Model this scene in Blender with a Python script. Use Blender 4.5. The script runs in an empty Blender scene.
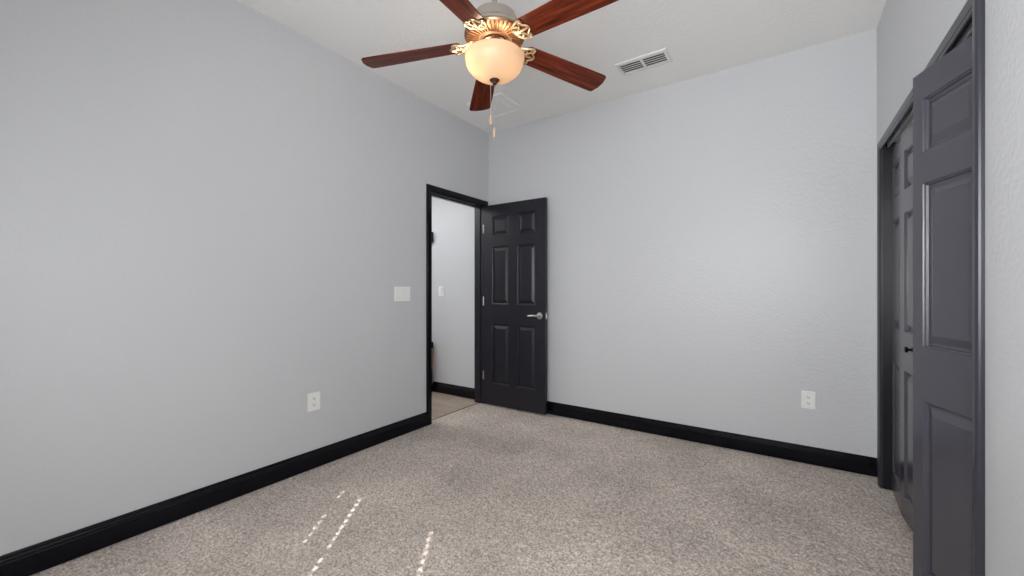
import bpy, bmesh, math, random
import numpy as np
from mathutils import Vector, Matrix

random.seed(7)
PI = math.pi
C = bpy.context.scene.collection
S = bpy.context.scene

# ------------------------------------------------------------------ camera
F_PX, YAW, HORIZON, EYE = 406.7, math.radians(33.934), 290.3, 1.17
cam_data = bpy.data.cameras.new('camera')
cam_data.sensor_width = 36.0
cam_data.lens = F_PX * 36.0 / 1024.0
cam_data.shift_y = (HORIZON - 288.0) / 1024.0
cam_data.clip_start = 0.02
cam = bpy.data.objects.new('camera', cam_data)
cam.location = (0, 0, EYE)
cam.rotation_euler = (PI / 2, 0, YAW)
C.objects.link(cam)
S.camera = cam

# ------------------------------------------------------------------ world, sun, daylight, exposure
S.view_settings.view_transform = 'Standard'
S.view_settings.look = 'None'
S.view_settings.gamma = 1.0
S.view_settings.use_curve_mapping = False
S.view_settings.exposure = 0.0
world = bpy.data.worlds.new('sky')
S.world = world
world.use_nodes = True
world.node_tree.nodes['Background'].inputs[0].default_value = (0.72, 0.82, 1.0, 1)
world.node_tree.nodes['Background'].inputs[1].default_value = 0.6

ELEV = math.radians(41.1)
SUN_AZ = Vector((-0.59, 0.807, 0)).normalized()
sun_dir = Vector((SUN_AZ.x * math.cos(ELEV), SUN_AZ.y * math.cos(ELEV), -math.sin(ELEV)))


def light(name, kind, loc, energy, color, **kw):
    d = bpy.data.lights.new(name, kind)
    d.energy = energy
    d.color = color
    for k, v in kw.items():
        setattr(d, k, v)
    o = bpy.data.objects.new(name, d)
    o.location = loc
    C.objects.link(o)
    return o


sun = light('sun', 'SUN', (2, -4, 5), 18.0, (1.0, 0.96, 0.9), angle=math.radians(0.4))
sun.rotation_euler = sun_dir.to_track_quat('-Z', 'Y').to_euler()
# rear window daylight: lamps added inside the closed blind, aimed level, down and up
for wx, wz, tilt, we, wide, tall, spread in ((-0.32, 1.50, 90, 15.0, 1.25, 1.25, 180), (-0.32, 1.50, 65, 33.5, 1.25, 1.25, 180),
                                             (-0.32, 1.50, 115, 19.0, 1.25, 1.25, 120), (-1.40, 1.20, 78, 6.0, 1.0, 0.7, 180)):  # last lamp added to brighten the low left wall
    a = light('window_daylight_fill', 'AREA', (wx, -0.36, wz), we, (0.98, 0.99, 1.0),
              shape='RECTANGLE', size=wide, size_y=tall, spread=math.radians(spread))
    a.rotation_euler = (math.radians(tilt), 0, 0)
# unseen area lamp added under the hall ceiling to light the hall
a = light('hall_fill', 'AREA', (-4.15, 2.4, 2.40), 27.0, (1.0, 0.99, 0.98), shape='RECTANGLE', size=1.6, size_y=0.7)

# ------------------------------------------------------------------ room measures
XL, XR, YB, YR, ZC = -2.586, 0.476, 3.404, -0.45, 2.817
TL = 0.115                       # wall thickness
D0, D1, DZ = 2.574, 3.318, 2.032  # bedroom doorway in the left wall
K0, K1, KZ = 1.788, 3.215, 2.036  # closet opening in the right wall


# ------------------------------------------------------------------ materials
def mat(name, color, rough=0.5, metal=0.0, spec=0.5, build=None, **kw):
    m = bpy.data.materials.new(name)
    m.use_nodes = True
    nt = m.node_tree
    b = nt.nodes['Principled BSDF']
    b.inputs['Base Color'].default_value = (*color, 1)
    b.inputs['Roughness'].default_value = rough
    b.inputs['Metallic'].default_value = metal
    b.inputs['Specular IOR Level'].default_value = spec
    for k, v in kw.items():
        b.inputs[k].default_value = v
    if build:
        build(nt, b)
    return m


def coords(nt, scale=(1, 1, 1)):
    tc = nt.nodes.new('ShaderNodeTexCoord')
    mp = nt.nodes.new('ShaderNodeMapping')
    mp.inputs['Scale'].default_value = scale
    nt.links.new(tc.outputs['Object'], mp.inputs['Vector'])
    return mp.outputs['Vector']


def noise(nt, vec, scale, detail=3.0, rough=0.5):
    n = nt.nodes.new('ShaderNodeTexNoise')
    n.inputs['Scale'].default_value = scale
    n.inputs['Detail'].default_value = detail
    n.inputs['Roughness'].default_value = rough
    nt.links.new(vec, n.inputs['Vector'])
    return n.outputs['Fac']


def ramp(nt, fac, stops):
    r = nt.nodes.new('ShaderNodeValToRGB')
    e = r.color_ramp.elements
    while len(e) < len(stops):
        e.new(0.5)
    for i, (p, c) in enumerate(stops):
        e[i].position = p
        e[i].color = (*c, 1) if len(c) == 3 else c
    nt.links.new(fac, r.inputs['Fac'])
    return r.outputs['Color']


def bump(nt, b, height, strength, dist):
    n = nt.nodes.new('ShaderNodeBump')
    n.inputs['Strength'].default_value = strength
    n.inputs['Distance'].default_value = dist
    nt.links.new(height, n.inputs['Height'])
    nt.links.new(n.outputs['Normal'], b.inputs['Normal'])


def wall_build(strength, dist, sc=55):
    def f(nt, b):
        v = coords(nt)
        h = noise(nt, v, sc, 4, 0.55)
        h2 = ramp(nt, h, [(0.42, (0, 0, 0)), (0.62, (1, 1, 1))])
        bump(nt, b, h2, strength, dist)
    return f


def wood_build(cols, axis_scale, sc):
    def f(nt, b):
        v = coords(nt, axis_scale)
        n = noise(nt, v, sc, 6, 0.6)
        c = ramp(nt, n, cols)
        nt.links.new(c, b.inputs['Base Color'])
    return f


def plank_build(nt, b):
    v = coords(nt)
    br = nt.nodes.new('ShaderNodeTexBrick')
    br.inputs['Scale'].default_value = 1.0
    br.inputs['Brick Width'].default_value = 1.2
    br.inputs['Row Height'].default_value = 0.16
    br.inputs['Mortar Size'].default_value = 0.002
    br.inputs['Color1'].default_value = (0.38, 0.305, 0.240, 1)
    br.inputs['Color2'].default_value = (0.50, 0.425, 0.355, 1)
    br.inputs['Mortar'].default_value = (0.16, 0.13, 0.11, 1)
    nt.links.new(v, br.inputs['Vector'])
    v2 = coords(nt, (1.2, 22, 1))
    n = noise(nt, v2, 3.0, 5, 0.6)
    g = ramp(nt, n, [(0.3, (0.72, 0.70, 0.68)), (0.7, (1.1, 1.08, 1.06))])
    mx = nt.nodes.new('ShaderNodeMix')
    mx.data_type = 'RGBA'
    mx.blend_type = 'MULTIPLY'
    mx.inputs['Factor'].default_value = 1.0
    nt.links.new(br.outputs['Color'], mx.inputs['A'])
    nt.links.new(g, mx.inputs['B'])
    nt.links.new(mx.outputs['Result'], b.inputs['Base Color'])


def carpet_build(nt, b):
    v = coords(nt)
    n1 = noise(nt, v, 100, 4, 0.8)
    c1 = ramp(nt, n1, [(0.37, (0.285, 0.236, 0.202)), (0.50, (0.58, 0.508, 0.452)), (0.63, (0.84, 0.76, 0.695))])
    n2 = noise(nt, v, 2.2, 3, 0.5)
    c2 = ramp(nt, n2, [(0.35, (0.86, 0.86, 0.86)), (0.65, (1.09, 1.09, 1.09))])
    mx = nt.nodes.new('ShaderNodeMix')
    mx.data_type = 'RGBA'
    mx.blend_type = 'MULTIPLY'
    mx.inputs['Factor'].default_value = 1.0
    nt.links.new(c1, mx.inputs['A'])
    nt.links.new(c2, mx.inputs['B'])
    nt.links.new(mx.outputs['Result'], b.inputs['Base Color'])
    n3 = noise(nt, v, 160, 3, 0.7)
    bump(nt, b, n3, 0.6, 0.006)


def door_build(nt, b):
    v = coords(nt, (60, 60, 5))
    n = noise(nt, v, 2.0, 4, 0.6)
    bump(nt, b, n, 0.10, 0.002)


WALL = mat('wall_paint', (0.622, 0.634, 0.654), 0.38, build=wall_build(0.24, 0.0025))
CEIL = mat('ceiling_paint', (0.92, 0.915, 0.90), 0.8, build=wall_build(0.22, 0.004, 38))
CARPET = mat('carpet', (0.4, 0.35, 0.32), 1.0, spec=0.05, build=carpet_build)
PLANK = mat('hall_planks', (0.4, 0.35, 0.3), 0.45, build=plank_build)
BLACK = mat('black_trim_paint', (0.004, 0.004, 0.007), 0.20, spec=0.22)
DOORP = mat('door_paint', (0.015, 0.0145, 0.021), 0.32, spec=0.4, build=door_build)
CLOSP = mat('closet_door_paint', (0.057, 0.055, 0.073), 0.24, spec=0.75, build=door_build)
CLOST = mat('closet_trim_paint', (0.030, 0.030, 0.041), 0.30)
CLOSJ = mat('closet_jamb_paint', (0.010, 0.010, 0.014), 0.35)
DARK = mat('dark_void', (0.01, 0.01, 0.01), 0.8)
PLASTIC = mat('white_plastic', (0.90, 0.90, 0.89), 0.35)
SLOT = mat('slot_black', (0.05, 0.05, 0.05), 0.6)
GREYSEAM = mat('plate_seam', (0.66, 0.66, 0.66), 0.6)
VENT = mat('vent_enamel', (0.80, 0.80, 0.79), 0.45)
NICKEL = mat('brushed_nickel', (0.44, 0.40, 0.36), 0.27, 1.0)
SATIN = mat('satin_nickel', (0.74, 0.72, 0.70), 0.28, 1.0)
COPPER = mat('antique_copper', (0.36, 0.24, 0.16), 0.36, 1.0)
GOLD = mat('antique_gold', (0.62, 0.49, 0.33), 0.36, 0.85)
BRONZE = mat('dark_bronze', (0.10, 0.06, 0.045), 0.4, 0.7)
FOB = mat('maple_fob', (0.50, 0.35, 0.24), 0.45)
CHERRY = mat('cherry_blade', (0.2, 0.05, 0.02), 0.36, spec=0.18,
             build=wood_build([(0.30, (0.028, 0.005, 0.003)), (0.5, (0.112, 0.018, 0.007)), (0.70, (0.235, 0.045, 0.014))],
                              (2.0, 26.0, 26.0), 1.8))
OAK = mat('hall_wood', (0.45, 0.2, 0.08), 0.4,
          build=wood_build([(0.3, (0.50, 0.21, 0.08)), (0.7, (0.74, 0.36, 0.16))], (20, 20, 2), 1.6))
BLIND = mat('white_blind', (0.75, 0.75, 0.73), 0.5)
WINFR = mat('white_window_frame', (0.75, 0.75, 0.75), 0.4)
TRACK = mat('aluminium_track', (0.8, 0.8, 0.8), 0.4, 0.3)


def glass_mat():
    m = bpy.data.materials.new('window_glass')
    m.use_nodes = True
    nt = m.node_tree
    nt.nodes.remove(nt.nodes['Principled BSDF'])
    t = nt.nodes.new('ShaderNodeBsdfTransparent')
    g = nt.nodes.new('ShaderNodeBsdfGlossy')
    g.inputs['Roughness'].default_value = 0.02
    x = nt.nodes.new('ShaderNodeMixShader')
    x.inputs[0].default_value = 0.06
    nt.links.new(t.outputs[0], x.inputs[1])
    nt.links.new(g.outputs[0], x.inputs[2])
    nt.links.new(x.outputs[0], nt.nodes['Material Output'].inputs[0])
    return m


def bowl_mat():
    m = bpy.data.materials.new('frosted_glass_bowl')
    m.use_nodes = True
    nt = m.node_tree
    b = nt.nodes['Principled BSDF']
    b.inputs['Base Color'].default_value = (0.70, 0.52, 0.37, 1)
    b.inputs['Roughness'].default_value = 0.35
    b.inputs['Emission Color'].default_value = (1.0, 0.72, 0.48, 1)
    b.inputs['Emission Strength'].default_value = 0.14
    t = nt.nodes.new('ShaderNodeBsdfTranslucent')
    t.inputs['Color'].default_value = (0.62, 0.53, 0.42, 1)
    x = nt.nodes.new('ShaderNodeMixShader')
    x.inputs[0].default_value = 0.40
    nt.links.new(b.outputs[0], x.inputs[1])
    nt.links.new(t.outputs[0], x.inputs[2])
    nt.links.new(x.outputs[0], nt.nodes['Material Output'].inputs[0])
    return m


GLASS = glass_mat()
BOWL = bowl_mat()


# ------------------------------------------------------------------ mesh helpers
def link(name, bm, m, parent=None, smooth=False):
    me = bpy.data.meshes.new(name)
    bmesh.ops.recalc_face_normals(bm, faces=bm.faces)
    bm.to_mesh(me)
    bm.free()
    me.materials.append(m)
    if smooth:
        for p in me.polygons:
            p.use_smooth = True
        if smooth != 'all':
            me.set_sharp_from_angle(angle=math.radians(35))
    o = bpy.data.objects.new(name, me)
    C.objects.link(o)
    if parent:
        o.parent = parent
    return o


def box(bm, x0, x1, y0, y1, z0, z1, M=None):
    v = [bm.verts.new((x, y, z)) for x in (x0, x1) for y in (y0, y1) for z in (z0, z1)]
    for f in ((0, 1, 3, 2), (4, 6, 7, 5), (0, 4, 5, 1), (2, 3, 7, 6), (0, 2, 6, 4), (1, 5, 7, 3)):
        bm.faces.new([v[i] for i in f])
    if M is not None:
        bmesh.ops.transform(bm, matrix=M, verts=v)
    return v


def rbox(bm, x0, x1, y0, y1, z0, z1, r=0.002, seg=2, M=None):
    t = bmesh.new()
    box(t, x0, x1, y0, y1, z0, z1)
    bmesh.ops.bevel(t, geom=t.edges[:], offset=r, segments=seg, profile=0.5, affect='EDGES')
    merge(bm, t, M)


def merge(bm, t, M=None):
    if M is not None:
        bmesh.ops.transform(t, matrix=M, verts=t.verts)
    me = bpy.data.meshes.new('tmp')
    t.to_mesh(me)
    t.free()
    bm.from_mesh(me)
    bpy.data.meshes.remove(me)


def sweep(bm, prof, path, close=False, miter_axis=None):
    """prof: list of (a, b); path: list of (origin, A axis, B axis)."""
    rings = []
    for o, A, B in path:
        rings.append([bm.verts.new(Vector(o) + Vector(A) * a + Vector(B) * b) for a, b in prof])
    n = len(prof)
    for r0, r1 in zip(rings, rings[1:]):
        for i in range(n):
            j = (i + 1) % n
            bm.faces.new((r0[i], r0[j], r1[j], r1[i]))
    bm.faces.new(rings[0])
    bm.faces.new(rings[-1][::-1])


def lathe(bm, prof, n=48, M=None, cap=False):
    """prof: list of (r, z)."""
    t = bmesh.new()
    rings = []
    for r, z in prof:
        if r < 1e-6:
            rings.append([t.verts.new((0, 0, z))])
        else:
            rings.append([t.verts.new((r * math.cos(2 * PI * i / n), r * math.sin(2 * PI * i / n), z)) for i in range(n)])
    for a, b in zip(rings, rings[1:]):
        for i in range(n):
            j = (i + 1) % n
            if len(a) == 1 and len(b) == 1:
                continue
            if len(a) == 1:
                t.faces.new((a[0], b[i], b[j]))
            elif len(b) == 1:
                t.faces.new((a[i], b[0], a[j]))
            else:
                t.faces.new((a[i], b[i], b[j], a[j]))
    merge(bm, t, M)


def tube(bm, pts, rad, n=8, M=None):
    """tube along pts; rad is a number or a list."""
    t = bmesh.new()
    pts = [Vector(p) for p in pts]
    R = rad if isinstance(rad, (list, tuple)) else [rad] * len(pts)
    rings = []
    up = Vector((0, 0, 1))
    prevN = None
    for i, p in enumerate(pts):
        d = (pts[min(i + 1, len(pts) - 1)] - pts[max(i - 1, 0)]).normalized()
        if prevN is None:
            ref = up if abs(d.dot(up)) < 0.9 else Vector((1, 0, 0))
            N = d.cross(ref).normalized()
        else:
            N = (prevN - d * prevN.dot(d)).normalized()
        prevN = N
        B = d.cross(N)
        rings.append([t.verts.new(p + (N * math.cos(2 * PI * k / n) + B * math.sin(2 * PI * k / n)) * R[i]) for k in range(n)])
    for a, b in zip(rings, rings[1:]):
        for k in range(n):
            t.faces.new((a[k], a[(k + 1) % n], b[(k + 1) % n], b[k]))
    t.faces.new(rings[0][::-1])
    t.faces.new(rings[-1])
    merge(bm, t, M)


def empty(name, loc, rz=0.0):
    o = bpy.data.objects.new(name, None)
    o.empty_display_size = 0.1
    o.location = loc
    o.rotation_euler = (0, 0, rz)
    C.objects.link(o)
    return o


def tag(o, label=None, cat=None, group=None, kind=None):
    if label:
        o['label'] = label
    if cat:
        o['category'] = cat
    if group:
        o['group'] = group
    if kind:
        o['kind'] = kind
    return o


def struct(o, label, cat):
    return tag(o, label, cat, kind='structure')


# ------------------------------------------------------------------ shell
bm = bmesh.new()
box(bm, XL - TL, XL, YR, D0 - 0.018, 0, ZC)
box(bm, XL - TL, XL, D1 + 0.018, YB, 0, ZC)
box(bm, XL - TL, XL, D0 - 0.018, D1 + 0.018, DZ + 0.018, ZC)
struct(link('wall_left', bm, WALL), 'long pale blue grey wall on the left, holding the open doorway', 'wall')

bm = bmesh.new()
box(bm, XL - TL, 1.30, YB, YB + 0.12, 0, ZC)
struct(link('wall_back', bm, WALL), 'pale blue grey wall straight ahead, behind the open black door', 'wall')

bm = bmesh.new()
box(bm, XR, XR + TL, YR, K0 - 0.018, 0, ZC)
box(bm, XR, XR + TL, K1 + 0.018, YB, 0, ZC)
box(bm, XR, XR + TL, K0 - 0.018, K1 + 0.018, KZ + 0.018, ZC)
struct(link('wall_right', bm, WALL), 'pale grey wall on the right, cut by the closet opening', 'wall')

W1, WZ0, WZ1 = (-2.00, 0.32), 0.85, 2.30  # window widened leftwards for the lamp added to brighten the left wall
bm = bmesh.new()
for a, b in ((XL - TL, W1[0]), (W1[1], XR + TL)):
    box(bm, a, b, YR - 0.14, YR, 0, ZC)
for w in (W1,):
    box(bm, w[0], w[1], YR - 0.14, YR, 0, WZ0)
    box(bm, w[0], w[1], YR - 0.14, YR, WZ1, ZC)
struct(link('wall_rear', bm, WALL), 'pale grey window wall behind the viewer', 'wall')

bm = bmesh.new()
box(bm, XL - TL, 1.30, YR - 0.14, YB + 0.12, ZC, ZC + 0.1)
struct(link('ceiling', bm, CEIL), 'off-white textured ceiling above the fan', 'ceiling')

# closet interior
bm = bmesh.new()
box(bm, 1.18, 1.30, 1.2, YB, 0, ZC)
box(bm, XR + TL, 1.18, 1.2, 1.3, 0, ZC)
struct(link('wall_closet', bm, WALL), 'grey inside wall of the closet behind the folding doors', 'wall')

# hall beyond the doorway
HX = -4.7
bm = bmesh.new()
box(bm, HX, XL - TL, YB, YB + 0.12, 0, 2.44)
struct(link('wall_hall', bm, WALL), 'pale hall wall seen through the open doorway', 'wall')
bm = bmesh.new()
box(bm, HX, XL - TL, 2.0, 2.1, 0, 2.44)
box(bm, HX - 0.1, HX, 2.0, YB + 0.12, 0, 2.44)
struct(link('wall_hall_side', bm, WALL), 'hidden side walls closing off the hall', 'wall')
bm = bmesh.new()
box(bm, HX - 0.1, XL - TL, 2.0, YB + 0.12, 2.44, 2.54)
struct(link('ceiling_hall', bm, CEIL), 'white ceiling of the hall beyond the doorway', 'ceiling')
XCARP = -2.645
bm = bmesh.new()
box(bm, HX - 0.1, XCARP, 2.0, YB + 0.1, -0.05, 0.0)
struct(link('floor_hall', bm, PLANK), 'grey brown plank floor of the hall beyond the doorway', 'floor')


# carpet: a real pile surface
def carpet_mesh():
    rng = np.random.default_rng(3)
    st = 0.0065
    xs = np.arange(XL - 0.005, 1.18, st)
    ys = np.arange(YR, YB + 0.001, st)
    X, Y = np.meshgrid(xs, ys, indexing='ij')
    nx, ny = X.shape
    Xj = X + rng.uniform(-0.35, 0.35, X.shape) * st
    Yj = Y + rng.uniform(-0.35, 0.35, X.shape) * st
    r = rng.uniform(0, 1, X.shape)
    k = rng.normal(0, 1, X.shape)
    for _ in range(2):
        k = (k + np.roll(k, 1, 0) + np.roll(k, -1, 0) + np.roll(k, 1, 1) + np.roll(k, -1, 1)) / 5
    k /= k.std()
    Z = -0.008 + 0.007 * r + 0.0010 * np.clip(k, -2, 2)
    co = np.stack([Xj, Yj, Z], -1).reshape(-1, 3)
    idx = np.arange(nx * ny).reshape(nx, ny)
    q = np.stack([idx[:-1, :-1], idx[1:, :-1], idx[1:, 1:], idx[:-1, 1:]], -1).reshape(-1, 4)
    me = bpy.data.meshes.new('floor')
    me.vertices.add(len(co))
    me.vertices.foreach_set('co', co.astype(np.float32).ravel())
    me.loops.add(q.size)
    me.loops.foreach_set('vertex_index', q.astype(np.int32).ravel())
    me.polygons.add(len(q))
    me.polygons.foreach_set('loop_start', np.arange(0, q.size, 4, dtype=np.int32))
    me.polygons.foreach_set('loop_total', np.full(len(q), 4, dtype=np.int32))
    me.polygons.foreach_set('use_smooth', np.ones(len(q), dtype=bool))
    me.update(calc_edges=True)
    me.validate()
    me.materials.append(CARPET)
    o = bpy.data.objects.new('floor', me)
    C.objects.link(o)
    return o


floor = carpet_mesh()
struct(floor, 'beige grey cut pile carpet covering the bedroom floor', 'floor')
bm = bmesh.new()
box(bm, XCARP, XL - 0.005, D0 - 0.017, D1 + 0.017, -0.03, 0.000)
link('threshold', bm, CARPET, floor)
bm = bmesh.new()
box(bm, XL - TL, 1.30, YR - 0.14, YB + 0.12, -0.12, -0.05)
link('subfloor', bm, DARK, floor)
bm = bmesh.new()
tube(bm, [(XCARP, D0 - 0.015, 0.001), (XCARP, D1 + 0.015, 0.001)], 0.004, 8)
link('edge_strip', bm, BRONZE, floor)


# baseboards: a stepped profile, a = out from the wall, b = up
BASE_P = [(0, 0), (0.016, 0), (0.016, 0.082), (0.0135, 0.086), (0.0125, 0.094), (0.0085, 0.100), (0.007, 0.110), (0.004, 0.116), (0, 0.116)]


def baseboard(name, p0, p1, out, label):
    bm = bmesh.new()
    up = (0, 0, 1)
    sweep(bm, BASE_P, [((*p0, 0), out, up), ((*p1, 0), out, up)])
    return struct(link(name, bm, BLACK), label, 'baseboard')


baseboard('baseboard_left', (XL, YR), (XL, D0 - 0.062), (1, 0, 0), 'black baseboard along the foot of the left wall')
baseboard('baseboard_back', (XL + 0.016, YB), (XR, YB), (0, -1, 0), 'black baseboard along the foot of the back wall')
baseboard('baseboard_hall', (-3.386, YB), (XL - TL - 0.016, YB), (0, -1, 0), 'black baseboard at the foot of the hall wall')
baseboard('baseboard_right', (XR, YR), (XR, K0 - 0.062), (-1, 0, 0), 'black baseboard on the near part of the closet wall')

# casing profile: a = away from the opening, b = out from the wall
CAS_P = [(0, 0), (0, 0.009), (0.004, 0.012), (0.012, 0.0125), (0.016, 0.0155), (0.046, 0.018), (0.052, 0.0165), (0.056, 0.013), (0.058, 0.008), (0.058, 0)]


def casing(bm, x, nx, y0, y1, z1, wide=1.0, z0=0.0, rv=0.005):
    """mitred casing round an opening in a wall facing nx on the x axis."""
    B = (nx, 0, 0)
    P = [(a * wide, b) for a, b in CAS_P]
    sweep(bm, P, [((x, y0 - rv, z0), (0, -1, 0), B), ((x, y0 - rv, z1 + rv), (0, -1, 1), B)])
    sweep(bm, P, [((x, y1 + rv, z0), (0, 1, 0), B), ((x, y1 + rv, z1 + rv), (0, 1, 1), B)])
    sweep(bm, P, [((x, y0 - rv, z1 + rv), (0, -1, 1), B), ((x, y1 + rv, z1 + rv), (0, 1, 1), B)])


# bedroom doorway
bm = bmesh.new()
casing(bm, XL, 1, D0, D1, DZ)
trim1 = struct(link('trim_1', bm, BLACK), 'black casing round the open hall doorway', 'door frame')
bm = bmesh.new()
casing(bm, XL - TL, -1, D0, D1, DZ)
link('hall_casing', bm, BLACK, trim1)
bm = bmesh.new()
jx0, jx1 = XL - TL, XL
box(bm, jx0, jx1, D0 - 0.018, D0, 0, DZ)
box(bm, jx0, jx1, D1, D1 + 0.018, 0, DZ)
box(bm, jx0, jx1, D0 - 0.018, D1 + 0.018, DZ, DZ + 0.018)
link('jamb', bm, DOORP, trim1)  # light caught by the jamb is put into this lighter paint
bm = bmesh.new()
sx0, sx1 = XL - 0.075, XL - 0.040
box(bm, sx0, sx1, D0, D0 + 0.011, 0, DZ)
box(bm, sx0, sx1, D1 - 0.011, D1, 0, DZ)
box(bm, sx0, sx1, D0, D1, DZ - 0.011, DZ)
link('door_stop', bm, DOORP, trim1)  # same lighter paint, standing in for caught light
bm = bmesh.new()
box(bm, XL - 0.034, XL - 0.006, D0 - 0.0005, D0 + 0.0015, 0.90, 0.957)
link('strike_plate', bm, SATIN, trim1)


# ------------------------------------------------------------------ raised panel doors
def panel_face(bm, w, z0, z1, panels, y, sgn):
    """one face of a door in the plane y, facing sgn on y, with raised panels."""
    xs = sorted({0, w} | {p[0] for p in panels} | {p[1] for p in panels})
    zs = sorted({z0, z1} | {p[2] for p in panels} | {p[3] for p in panels})
    cache = {}

    def V(x, z, dep=0.0):
        k = (round(x, 5), round(z, 5), round(dep, 5))
        if k not in cache:
            cache[k] = bm.verts.new((x, y - sgn * dep, z))
        return cache[k]
    steps = [(0.0, 0.0), (0.002, 0.004), (0.006, 0.0065), (0.009, 0.0130), (0.015, 0.0140), (0.020, 0.0130), (0.044, 0.0025), (0.046, 0.002)]
    for i in range(len(xs) - 1):
        for j in range(len(zs) - 1):
            cx, cz = (xs[i] + xs[i + 1]) / 2, (zs[j] + zs[j + 1]) / 2
            hit = [p for p in panels if p[0] < cx < p[1] and p[2] < cz < p[3]]
            if not hit:
                bm.faces.new((V(xs[i], zs[j]), V(xs[i + 1], zs[j]), V(xs[i + 1], zs[j + 1]), V(xs[i], zs[j + 1])))
    for a, b, c, d in panels:
        prev = None
        for ins, dep in steps:
            ring = [V(a + ins, c + ins, dep), V(b - ins, c + ins, dep), V(b - ins, d - ins, dep), V(a + ins, d - ins, dep)]
            if prev:
                for k in range(4):
                    bm.faces.new((prev[k], prev[(k + 1) % 4], ring[(k + 1) % 4], ring[k]))
            prev = ring
        bm.faces.new(prev)


def door_leaf(w, z0, z1, th, panels):
    """panelled slab: x 0..w, y 0 (front, facing -Y) .. th, z z0..z1."""
    bm = bmesh.new()
    panel_face(bm, w, z0, z1, panels, 0.0, -1)
    panel_face(bm, w, z0, z1, panels, th, 1)
    xs = sorted({0, w} | {p[0] for p in panels} | {p[1] for p in panels})
    zs = sorted({z0, z1} | {p[2] for p in panels} | {p[3] for p in panels})
    for x in (0, w):
        for a, b in zip(zs, zs[1:]):
            bm.faces.new([bm.verts.new(c) for c in ((x, 0, a), (x, th, a), (x, th, b), (x, 0, b))])
    for z in (z0, z1):
        for a, b in zip(xs, xs[1:]):
            bm.faces.new([bm.verts.new(c) for c in ((a, 0, z), (a, th, z), (b, th, z), (b, 0, z))])
    bmesh.ops.remove_doubles(bm, verts=bm.verts, dist=1e-5)
    return bm


ROWS = ((0.225, 0.830), (1.030, 1.610), (1.720, 1.925))
DW = 0.726
door1 = empty('door_1', (XL + 0.006, D1 - 0.006, 0))
struct(door1, 'black six-panel bedroom door standing open against the back wall', 'door')
cols = ((0.106, 0.314), (0.412, 0.620))
link('door_leaf', door_leaf(DW, 0.012, 2.036, 0.035, [(a, b, c, d) for a, b in cols for c, d in ROWS]), DOORP, door1)
# lever handles on both faces
LZ, LX = 0.930, DW - 0.062
for side, y, out in ((-1, 0.0, 0.044), (1, 0.035, 0.030)):
    bm = bmesh.new()
    M = Matrix.Translation((LX, y, LZ)) @ Matrix.Rotation(side * -PI / 2, 4, 'X')
    lathe(bm, [(0, 0), (0.0325, 0), (0.0325, 0.004), (0.029, 0.009), (0.014, 0.012), (0.011, 0.018), (0.011, out), (0, out)], 32, M)
    h = link('door_handle', bm, SATIN, door1, True)
    bm = bmesh.new()
    yy = y + side * (out - 0.004)
    pts = [(LX + 0.010, yy, LZ), (LX - 0.012, yy + side * 0.003, LZ), (LX - 0.045, yy + side * 0.004, LZ + 0.002), (LX - 0.085, yy + side * 0.001, LZ - 0.001), (LX - 0.112, yy - side * 0.004, LZ - 0.004)]
    tube(bm, pts, [0.009, 0.0105, 0.0095, 0.009, 0.006], 12)
    link('lever', bm, SATIN, h, True)
bm = bmesh.new()
box(bm, DW - 0.0005, DW + 0.0015, 0.005, 0.030, LZ - 0.029, LZ + 0.029)
rbox(bm, DW, DW + 0.010, 0.011, 0.024, LZ - 0.008, LZ + 0.008, 0.002)
link('latch', bm, SATIN, door1)
for hz in (0.30, 1.06, 1.80):
    bm = bmesh.new()
    tube(bm, [(-0.004, -0.004, hz - 0.045), (-0.004, -0.004, hz + 0.045)], 0.0035, 10)
    box(bm, -0.0005, 0.004, -0.0012, 0.0004, hz - 0.045, hz + 0.045)
    link('hinge', bm, SATIN, door1, True)

# ------------------------------------------------------------------ closet
bm = bmesh.new()
casing(bm, XR, -1, K0, K1, 2.000, 0.92)
trim2 = struct(link('trim_2', bm, CLOST), 'dark charcoal casing round the closet opening', 'door frame')
bm = bmesh.new()
box(bm, XR, XR + TL, K0 - 0.018, K0, 0, KZ)
box(bm, XR, XR + TL, K1, K1 + 0.018, 0, KZ)
box(bm, XR, XR + TL, K0 - 0.018, K1 + 0.018, KZ, KZ + 0.018)
link('jamb', bm, CLOSJ, trim2)
bm = bmesh.new()
TX = XR + 0.052
box(bm, TX - 0.030, TX + 0.014, K0, K1, KZ - 0.002, KZ)
box(bm, TX - 0.032, TX - 0.029, K0, K1, KZ - 0.020, KZ)
box(bm, TX - 0.032, TX - 0.024, K0, K1, KZ - 0.024, KZ - 0.020)
box(bm, TX + 0.011, TX + 0.014, K0, K1, KZ - 0.018, KZ)
box(bm, TX + 0.007, TX + 0.014, K0, K1, KZ - 0.020, KZ - 0.018)
link('door_track', bm, TRACK, trim2)

LW, LT, LZ0, LZ1 = 0.353, 0.030, 0.018, 1.974
BROWS = ((0.125, 0.765), (0.962, 1.560), (1.678, 1.872))
LP = [(0.052, LW - 0.052, a, b) for a, b in BROWS]


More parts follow.
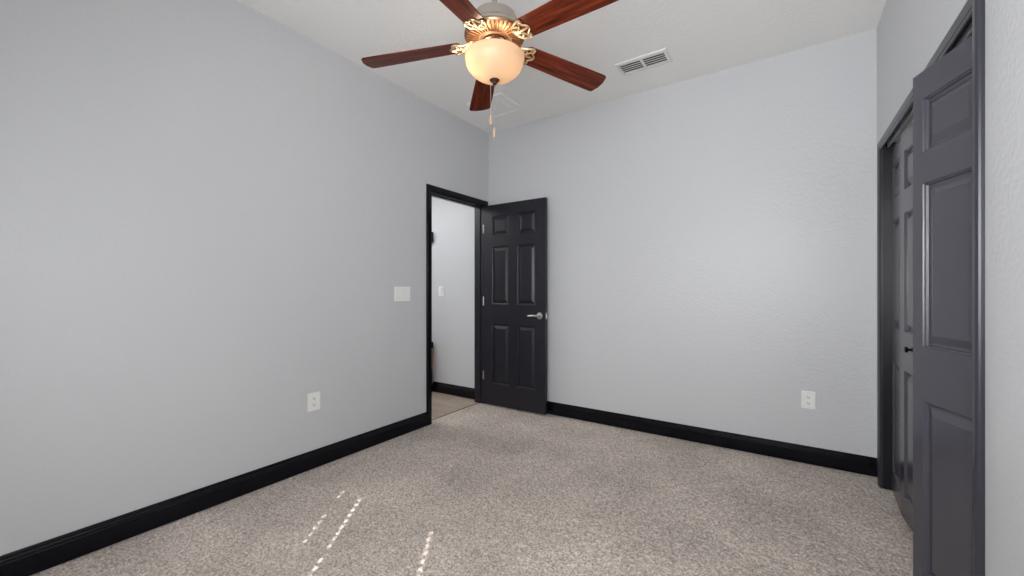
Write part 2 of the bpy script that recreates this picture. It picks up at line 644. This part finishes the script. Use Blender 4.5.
def bifold(name, pivot, fold, end, label, knob_leaf):
    """two hinged leaves on a track; points are plan positions of the leaf front faces."""
    root = empty(name, (pivot[0], pivot[1], 0))
    struct(root, label, 'door')
    leaves = []
    for p, q in ((pivot, fold), (end, fold)):
        leaf = link('door_leaf', door_leaf(LW, LZ0, LZ1, LT, LP), CLOSP, root)
        leaves.append(leaf)
        d = Vector((q[0] - p[0], q[1] - p[1]))
        ang = math.atan2(d.y, d.x)
        leaf['_p'] = 0
        # front of the slab must face the room (-X)
        n = Vector((math.sin(ang), -math.cos(ang)))      # local -Y in plan
        if n.x < 0:
            leaf.location = (p[0] - pivot[0], p[1] - pivot[1], 0)
            leaf.rotation_euler = (0, 0, ang)
        else:
            leaf.location = (q[0] - pivot[0], q[1] - pivot[1], 0)
            leaf.rotation_euler = (0, 0, ang + PI)
        del leaf['_p']
    for hz in (0.28, 1.0, 1.75):
        bm = bmesh.new()
        fx, fy = fold[0] - pivot[0] + 0.034, fold[1] - pivot[1]
        tube(bm, [(fx, fy, hz - 0.03), (fx, fy, hz + 0.03)], 0.004, 8)
        link('hinge', bm, SATIN, root, True)
    if knob_leaf:
        p, q = end, fold
        u = Vector((q[0] - p[0], q[1] - p[1])).normalized()
        n = Vector((-u.y, u.x))
        if n.x > 0:
            n = -n
        c = Vector((p[0] - pivot[0], p[1] - pivot[1])) + u * knob_leaf
        bm = bmesh.new()
        ang = math.atan2(n.y, n.x)
        M = Matrix.Translation((c.x, c.y, 0.885)) @ Matrix.Rotation(ang, 4, 'Z') @ Matrix.Rotation(PI / 2, 4, 'Y')
        lathe(bm, [(0, 0), (0.011, 0), (0.011, 0.003), (0.006, 0.006), (0.006, 0.014), (0.013, 0.019), (0.015, 0.025), (0.012, 0.030), (0, 0.032)], 24, M)
        link('knob', bm, BLACK, root, True)
    return root


def third(p, q, L):
    """point at distance L from q back on the track line x = p."""
    dx = p - q[0]
    return (p, q[1] + math.sqrt(L * L - dx * dx))


TXF = TX - LT / 2
pN = (TXF, K0 + 0.008)
ang = math.asin((TXF - 0.401) / LW)
fN = (0.401, pN[1] + LW * math.cos(ang))
eN = third(TXF, fN, LW)
bifold('door_2', pN, fN, eN, 'nearer charcoal bifold closet door, half folded out into the room', 0)
pF = (TXF, K1 - 0.006)
fF = (TXF - 0.020, pF[1] - math.sqrt(LW ** 2 - 0.02 ** 2))
eF = (TXF, fF[1] - math.sqrt(LW ** 2 - 0.02 ** 2))
bifold('door_3', pF, fF, eF, 'farther charcoal bifold closet door, nearly flat, with a small black knob', 0.175)


# ------------------------------------------------------------------ ceiling fan
FX, FY = -1.1765, 1.597
fan = empty('ceiling_fan', (FX, FY, ZC))
tag(fan, 'five-blade ceiling fan with cherry blades and a lit frosted bowl', 'ceiling fan')


def fz(z):
    return z - ZC


bm = bmesh.new()
lathe(bm, [(0, fz(ZC)), (0.068, fz(ZC)), (0.068, fz(ZC) - 0.010), (0.060, fz(ZC) - 0.040), (0.030, fz(ZC) - 0.062), (0.016, fz(ZC) - 0.066), (0, fz(ZC) - 0.066)], 40)
link('canopy', bm, NICKEL, fan, True)
bm = bmesh.new()
tube(bm, [(0, 0, fz(2.755)), (0, 0, fz(2.515))], 0.0135, 20)
link('downrod', bm, NICKEL, fan, True)
bm = bmesh.new()
lathe(bm, [(0, fz(2.535)), (0.026, fz(2.535)), (0.028, fz(2.518)), (0.085, fz(2.512)), (0.104, fz(2.500)), (0.111, fz(2.480)), (0.112, fz(2.452)), (0.118, fz(2.444)), (0.132, fz(2.438)), (0.143, fz(2.426)), (0.146, fz(2.412)), (0.146, fz(2.406)), (0, fz(2.406))], 56)
link('motor_housing', bm, NICKEL, fan, True)
# ribbed skirt below the drum
bm = bmesh.new()
lathe(bm, [(0.147, fz(2.412)), (0.1475, fz(2.403)), (0.143, fz(2.396)), (0.126, fz(2.390)), (0.072, fz(2.386)), (0.066, fz(2.380)), (0.0, fz(2.380))], 56)
for i in range(40):
    a = 2 * PI * i / 40
    M = Matrix.Rotation(a, 4, 'Z')
    t = bmesh.new()
    box(t, 0.080, 0.138, -0.0032, 0.0032, fz(2.3805), fz(2.392))
    bmesh.ops.bevel(t, geom=t.edges[:], offset=0.0014, segments=2, affect='EDGES')
    merge(bm, t, M)
link('vent_skirt', bm, COPPER, fan, True)
bm = bmesh.new()
lathe(bm, [(0.062, fz(2.384)), (0.062, fz(2.370)), (0.050, fz(2.364)), (0.046, fz(2.340)), (0.058, fz(2.332)), (0.058, fz(2.318)), (0.0, fz(2.318))], 40)
link('switch_housing', bm, BRONZE, fan, True)
# frosted bowl
bm = bmesh.new()
bowl_pts = []
for i in range(0, 19):
    t = i / 18 * PI / 2
    r = 0.142 * math.cos(t) ** 0.92 if i < 18 else 0
    z = 2.292 - 0.098 * math.sin(t)
    bowl_pts.append((r, z))
outer = [(0.139, 2.312), (0.1435, 2.308), (0.1440, 2.300)] + bowl_pts[0:]
inner = [(max(r - 0.003, 0), z + 0.003) for r, z in reversed(bowl_pts)] + [(0.137, 2.310)]
lathe(bm, [(r, fz(z)) for r, z in outer] + [(r, fz(z)) for r, z in inner] + [(0.139, fz(2.312))], 56)
link('light_bowl', bm, BOWL, fan, 'all')
bm = bmesh.new()
lathe(bm, [(0, fz(2.198)), (0.021, fz(2.197)), (0.025, fz(2.193)), (0.021, fz(2.188)), (0.010, fz(2.186)), (0.009, fz(2.180)), (0.0115, fz(2.176)), (0.007, fz(2.171)), (0, fz(2.170))], 28)
link('finial', bm, BRONZE, fan, True)
# two pull chains with fobs
for (cx, cy, zf, nm) in ((-0.0205, -0.0050, 2.026, 'a'), (-0.0210, 0.0250, 1.972, 'b')):
    bm = bmesh.new()
    z = 2.172
    tube(bm, [(cx * 0.6, cy * 0.6, fz(2.182)), (cx, cy, fz(2.165)), (cx, cy, fz(zf))], 0.0008, 6)
    while z > zf:
        bmesh.ops.create_icosphere(bm, subdivisions=1, radius=0.0017, matrix=Matrix.Translation((cx, cy, fz(z))))
        z -= 0.0046
    ch = link('pull_chain', bm, SATIN, fan, True)
    bm = bmesh.new()
    lathe(bm, [(0, 0.004), (0.003, 0.003), (0.004, -0.004), (0.0062, -0.012), (0.0066, -0.036), (0.0052, -0.046), (0, -0.048)], 20, Matrix.Translation((cx, cy, fz(zf))))
    link('fob', bm, FOB, ch, True)
# bulb inside the bowl
bulb = light('fan_bulb', 'POINT', (FX - 0.052, FY - 0.066, 2.272), 3.0, (1.0, 0.80, 0.58), shadow_soft_size=0.028)
bulb2 = light('fan_bulb', 'POINT', (FX + 0.055, FY + 0.03, 2.270), 0.8, (1.0, 0.80, 0.58), shadow_soft_size=0.028)

BZ = 2.338
DROOP = math.radians(3.6)
DROOPS = [math.radians(d) for d in (5.2, 4.5, 4.8, 3.8, 3.6)]
PITCH = math.radians(-11)


def blade_outline():
    L0, L1, w0, w1 = 0.165, 0.671, 0.056, 0.0675
    up, n = [], 10
    for i in range(n + 1):
        t = i / n
        up.append((L0 + 0.014 + (L1 - 0.028 - L0 - 0.014) * t, w0 + (w1 - w0) * min(1, t * 1.15)))
    tip = []
    for i in range(1, 7):
        a = i / 6 * PI / 2
        tip.append((L1 - 0.028 + 0.020 * math.sin(a), w1 - 0.020 + 0.020 * math.cos(a)))
    tip.append((L1, 0.022))
    top = [(L0, w0 - 0.014)] + up + tip
    return top + [(x, -y) for x, y in reversed(top)]


def make_blade():
    bm = bmesh.new()
    o = blade_outline()
    a = [bm.verts.new((x, y, 0.0025)) for x, y in o]
    b = [bm.verts.new((x, y, -0.0025)) for x, y in o]
    bm.faces.new(a)
    bm.faces.new(b[::-1])
    n = len(o)
    for i in range(n):
        j = (i + 1) % n
        bm.faces.new((a[i], b[i], b[j], a[j]))
    return bm


def arc(cx, cy, r, a0, a1, n=8):
    return [(cx + r * math.cos(a0 + (a1 - a0) * i / n), cy + r * math.sin(a0 + (a1 - a0) * i / n)) for i in range(n + 1)]


def make_bracket():
    """ornate pierced blade iron: an arm dropping from the motor, then scrolls and a three-lobed foot."""
    bm = bmesh.new()
    # arm from the motor to the blade root
    tube(bm, [(0.060, 0, 0.046), (0.085, 0, 0.043), (0.108, 0, 0.028), (0.130, 0, 0.004), (0.150, 0, -0.008), (0.176, 0, -0.009)],
         [0.010, 0.011, 0.010, 0.009, 0.008, 0.006], 10)
    for s in (-1, 1):
        c = [(0.120, 0.004 * s), (0.128, 0.018 * s), (0.142, 0.030 * s), (0.158, 0.040 * s), (0.176, 0.049 * s), (0.192, 0.054 * s), (0.203, 0.050 * s), (0.204, 0.042 * s), (0.197, 0.039 * s)]
        tube(bm, [(x, y, 0.010 - 0.018 * min(1, i / 3)) for i, (x, y) in enumerate(c)], [0.0055] * 6 + [0.005, 0.0045, 0.004], 8)
        sp = arc(0.160, 0.018 * s, 0.013, PI * 1.0, PI * 1.0 + s * 1.6 * PI, 14)
        tube(bm, [(x, y, -0.008) for x, y in sp], 0.0042, 8)
        c2 = [(0.172, 0.010 * s), (0.182, 0.022 * s), (0.190, 0.034 * s), (0.186, 0.044 * s)]
        tube(bm, [(x, y, -0.008) for x, y in c2], 0.004, 8)
    tube(bm, [(0.170, 0, -0.008), (0.190, 0, -0.008), (0.214, 0, -0.0065)], [0.006, 0.007, 0.0035], 10)
    # three-lobed edge lying on the blade
    lobe = arc(0.192, 0.040, 0.014, 1.9, -1.2, 8) + arc(0.204, 0.0, 0.018, 0.9, -0.9, 8) + arc(0.192, -0.040, 0.014, 1.2, -1.9, 8)
    tube(bm, [(x, y, -0.0062) for x, y in lobe], 0.0040, 8)
    for x, y in ((0.190, 0.042), (0.190, -0.042), (0.208, 0.0)):
        bmesh.ops.create_uvsphere(bm, u_segments=10, v_segments=6, radius=0.0045, matrix=Matrix.Translation((x, y, -0.0065)))
    return bm


blade0 = link('blade', make_blade(), CHERRY, fan)
brk0 = link('blade_bracket', make_bracket(), GOLD, fan, True)
for k in range(5):
    for src, pitch in ((blade0, PITCH), (brk0, PITCH)):
        o = src if k == 0 else src.copy()
        if k:
            C.objects.link(o)
            o.parent = fan
        o.rotation_mode = 'XYZ'
        ang = 3.611 + k * 2 * PI / 5
        o.matrix_local = Matrix.Translation((0, 0, fz(BZ) + 0.66 * math.sin(DROOP))) @ Matrix.Rotation(ang, 4, 'Z') @ Matrix.Rotation(DROOPS[k], 4, 'Y') @ Matrix.Rotation(pitch, 4, 'X')


# ------------------------------------------------------------------ ceiling vent
vent = empty('air_vent', (-0.853, 2.968, ZC))
tag(vent, 'white rectangular louvred air vent in the ceiling, right of the fan', 'vent')
VW, VH = 0.180, 0.094
bm = bmesh.new()
t = 0.024
o = [(-VW, -VH), (VW, -VH), (VW, VH), (-VW, VH)]
ii = [(-VW + t, -VH + t), (VW - t, -VH + t), (VW - t, VH - t), (-VW + t, VH - t)]


def ring(pts, z):
    return [bm.verts.new((x, y, z)) for x, y in pts]


r0 = ring(o, 0)
r1 = ring([(x * 0.985, y * 0.97) for x, y in o], -0.009)
r2 = ring(ii, -0.011)
r3 = ring(ii, -0.001)
for a, b in ((r0, r1), (r1, r2), (r2, r3)):
    for k in range(4):
        bm.faces.new((a[k], a[(k + 1) % 4], b[(k + 1) % 4], b[k]))
link('frame', bm, VENT, vent)
bm = bmesh.new()
box(bm, -VW + t, VW - t, -VH + t, VH - t, -0.0012, -0.0002)
link('dark_backing', bm, DARK, vent)  # dark plate on the ceiling; shade inside the duct put into its colour
bm = bmesh.new()
rbox(bm, -0.009, 0.009, -VH + t, VH - t, -0.0125, -0.003, 0.0015)
link('center_bar', bm, VENT, vent)
for sx in (-1, 1):
    xa, xb = (-VW + t, -0.009) if sx < 0 else (0.009, VW - t)
    for i in range(5):
        y = -VH + t + (2 * VH - 2 * t) * (i + 0.5) / 5
        bm = bmesh.new()
        M = Matrix.Translation((0, y, -0.0065)) @ Matrix.Rotation(math.radians(14), 4, 'X')
        rbox(bm, xa, xb, -0.0105, 0.0105, -0.0008, 0.0008, 0.0006, 1, M)
        link('louvre', bm, VENT, vent)
for sx in (-1, 1):
    bm = bmesh.new()
    lathe(bm, [(0, 0), (0.004, 0), (0.003, -0.0025), (0, -0.003)], 12, Matrix.Translation((sx * (VW - 0.012), 0, -0.0098)))
    link('screw', bm, VENT, vent, True)

# flat access panel in the ceiling, beyond the fan
hatch = empty('ceiling_panel', (-2.150, 2.940, ZC))
tag(hatch, 'square off-white panel with a raised frame in the ceiling corner, behind the fan pull chains', 'ceiling panel')
bm = bmesh.new()
HW = 0.185
P = [(0, 0), (0, -0.008), (0.006, -0.012), (0.030, -0.011), (0.036, -0.007), (0.036, 0)]


def frame_loop(bm, hw, P):
    rings = []
    for sx, sy in ((-1, -1), (1, -1), (1, 1), (-1, 1)):
        rings.append([bm.verts.new((sx * (hw - a), sy * (hw - a), z)) for a, z in P])
    for k in range(4):
        A, B = rings[k], rings[(k + 1) % 4]
        for i in range(len(P) - 1):
            bm.faces.new((A[i], A[i + 1], B[i + 1], B[i]))


frame_loop(bm, HW, P)
link('frame', bm, CEIL, hatch)
bm = bmesh.new()
rbox(bm, -HW + 0.036, HW - 0.036, -HW + 0.036, HW - 0.036, -0.006, -0.0005, 0.002)
frame_loop(bm, HW - 0.085, [(0, -0.004), (0, -0.008), (0.006, -0.009), (0.010, -0.006)])
link('panel', bm, CEIL, hatch)


# ------------------------------------------------------------------ switches and outlets
def plate(bm, w, h):
    rbox(bm, -w / 2, w / 2, -0.006, 0.0, -h / 2, h / 2, 0.003, 3)


def screw(parent, x, z):
    bm = bmesh.new()
    lathe(bm, [(0, 0), (0.0032, 0), (0.0026, 0.0014), (0, 0.0016)], 12, Matrix.Translation((x, -0.0058, z)) @ Matrix.Rotation(PI / 2, 4, 'X'))
    link('screw', bm, PLASTIC, parent, True)


def switch(loc, rz, n, w, h, label):
    r = empty('light_switch', loc, rz)
    tag(r, label, 'light switch')
    bm = bmesh.new()
    plate(bm, w, h)
    link('cover_plate', bm, PLASTIC, r)
    for i in range(n):
        x = (i - (n - 1) / 2) * 0.050
        bm = bmesh.new()
        rbox(bm, x - 0.0185, x + 0.0185, -0.0066, -0.004, -0.0355, 0.0355, 0.001, 1)
        s = link('switch_surround', bm, GREYSEAM, r)
        bm = bmesh.new()
        t = bmesh.new()
        box(t, -0.0165, 0.0165, -0.005, 0.004, -0.0335, 0.0335)
        bmesh.ops.bevel(t, geom=t.edges[:], offset=0.0012, segments=2, affect='EDGES')
        merge(bm, t, Matrix.Translation((x, -0.0062, 0)) @ Matrix.Rotation(math.radians(4), 4, 'X'))
        link('rocker', bm, PLASTIC, r)
        screw(r, x, 0.048)
        screw(r, x, -0.048)
    return r


def outlet(loc, rz, w, h, label):
    r = empty('wall_outlet', loc, rz)
    tag(r, label, 'outlet', 'white wall outlets')
    bm = bmesh.new()
    plate(bm, w, h)
    link('cover_plate', bm, PLASTIC, r)
    for z in (0.0205, -0.0205):
        bm = bmesh.new()
        M = Matrix.Translation((0, -0.005, z)) @ Matrix.Rotation(PI / 2, 4, 'X')
        lathe(bm, [(0, 0), (0.0172, 0), (0.0172, 0.0026), (0.0164, 0.0032), (0, 0.0032)], 28, M)
        for v in bm.verts:
            v.co.z = max(min(v.co.z, z + 0.0138), z - 0.0138)
        f = link('receptacle', bm, PLASTIC, r, True)
        bm = bmesh.new()
        box(bm, -0.0078, -0.0052, -0.0086, -0.0080, z - 0.002, z + 0.0075)
        box(bm, 0.0052, 0.0078, -0.0086, -0.0080, z - 0.001, z + 0.0065)
        lathe(bm, [(0, 0), (0.003, 0), (0.003, 0.0005), (0, 0.0005)], 12, Matrix.Translation((0, -0.0081, z - 0.0075)) @ Matrix.Rotation(PI / 2, 4, 'X'))
        link('slot', bm, SLOT, f)
    screw(r, 0, 0)
    return r


switch((XL, 2.2445, 1.141), PI / 2, 3, 0.165, 0.118, 'wide white triple light switch on the left wall beside the doorway')
switch((-3.262, YB, 1.160), 0, 1, 0.082, 0.115, 'small single white light switch on the hall wall beyond the doorway')
outlet((XL, 1.497, 0.436), PI / 2, 0.086, 0.119, 'white outlet low on the long left wall')
outlet((0.1275, YB, 0.428), 0, 0.078, 0.118, 'white outlet low on the back wall near the closet')

# ------------------------------------------------------------------ things at the far end of the hall, glimpsed past the casing
cab = empty('hall_cabinet', (-3.472, YB - 0.012, 0))
tag(cab, 'low brown wooden cabinet with black top, glimpsed at the left edge of the doorway', 'cabinet')
bm = bmesh.new()
rbox(bm, -0.1, 0.088, -0.10, 0.0, 0.245, 0.505, 0.004)
link('body', bm, OAK, cab)
bm = bmesh.new()
rbox(bm, -0.105, 0.095, -0.106, 0.0, 0.505, 0.575, 0.004)
link('top', bm, BLACK, cab)
bm = bmesh.new()
rbox(bm, -0.095, 0.082, -0.095, 0.0, 0.0, 0.245, 0.004)
link('base', bm, BLACK, cab)
bm = bmesh.new()
rbox(bm, -0.05, 0.05, -0.040, 0, -0.062, 0.062, 0.006)
fx = link('wall_box', bm, BLACK)
fx.location = (-3.438, YB, 1.785)
tag(fx, 'small black box high on the hall wall, at the left edge of the doorway', 'wall box')

# ------------------------------------------------------------------ windows and blinds of the rear wall
for i, w in enumerate((W1,)):
    x0, x1 = w
    bm = bmesh.new()
    for a, b, c, d in ((x0, x0 + 0.05, WZ0, WZ1), (x1 - 0.05, x1, WZ0, WZ1), (x0 + 0.05, x1 - 0.05, WZ0, WZ0 + 0.05), (x0 + 0.05, x1 - 0.05, WZ1 - 0.05, WZ1)):
        box(bm, a, b, YR - 0.13, YR - 0.08, c, d)
    wn = struct(link('window_%d' % (i + 1), bm, WINFR), 'window in the wall behind the viewer', 'window')
    bm = bmesh.new()
    box(bm, x0 + 0.05, x1 - 0.05, YR - 0.107, YR - 0.103, WZ0 + 0.05, WZ1 - 0.05)
    link('pane', bm, GLASS, wn)
    # closed slatted blind; each slat has small routed cord holes
    br = empty('window_blind', ((x0 + x1) / 2, YR + 0.03, WZ1 + 0.06))
    tag(br, 'closed white slatted blind on the window behind the viewer', 'blind')
    cx, cz = (x0 + x1) / 2, WZ1 + 0.06
    bm = bmesh.new()
    rbox(bm, x0 - cx - 0.05, x1 - cx + 0.05, -0.03, 0.03, -0.055, 0.0, 0.003)
    link('headrail', bm, BLIND, br)
    holes = []
    if i == 0:
        holes = [(-0.80 - cx, 0.008, lambda k: k in (0, 1, 5, 6, 7, 8, 9)), (-0.640 - cx, 0.013, lambda k: k not in (-1, 9)), (-0.085 - cx, 0.013, lambda k: k >= 0)]
    ZH = 1.975 - cz                       # height of the first row of holes
    PZ = 0.0445
    bm = bmesh.new()
    for k in range(-6, 30):
        zc = ZH - k * PZ
        xs = [(x0 - cx - 0.045, x1 - cx + 0.045)]
        M = Matrix.Translation((0, 0, zc)) @ Matrix.Rotation(math.radians(-14), 4, 'X')
        cut = sorted((h, hw) for h, hw, f in holes if k >= 0 and f(k))
        lo = x0 - cx - 0.045
        for h, hw in cut:
            box(bm, lo, h - hw / 2, -0.0012, 0.0012, -0.026, 0.026, M)
            box(bm, h - hw / 2, h + hw / 2, -0.0012, 0.0012, 0.009, 0.026, M)
            box(bm, h - hw / 2, h + hw / 2, -0.0012, 0.0012, -0.026, -0.009, M)
            lo = h + hw / 2
        box(bm, lo, x1 - cx + 0.045, -0.0012, 0.0012, -0.026, 0.026, M)
    link('slats', bm, BLIND, br)
    bm = bmesh.new()
    zb = ZH - 29 * PZ - 0.042
    rbox(bm, x0 - cx - 0.045, x1 - cx + 0.045, -0.012, 0.012, zb - 0.014, zb + 0.014, 0.004)
    link('bottom_rail', bm, BLIND, br)
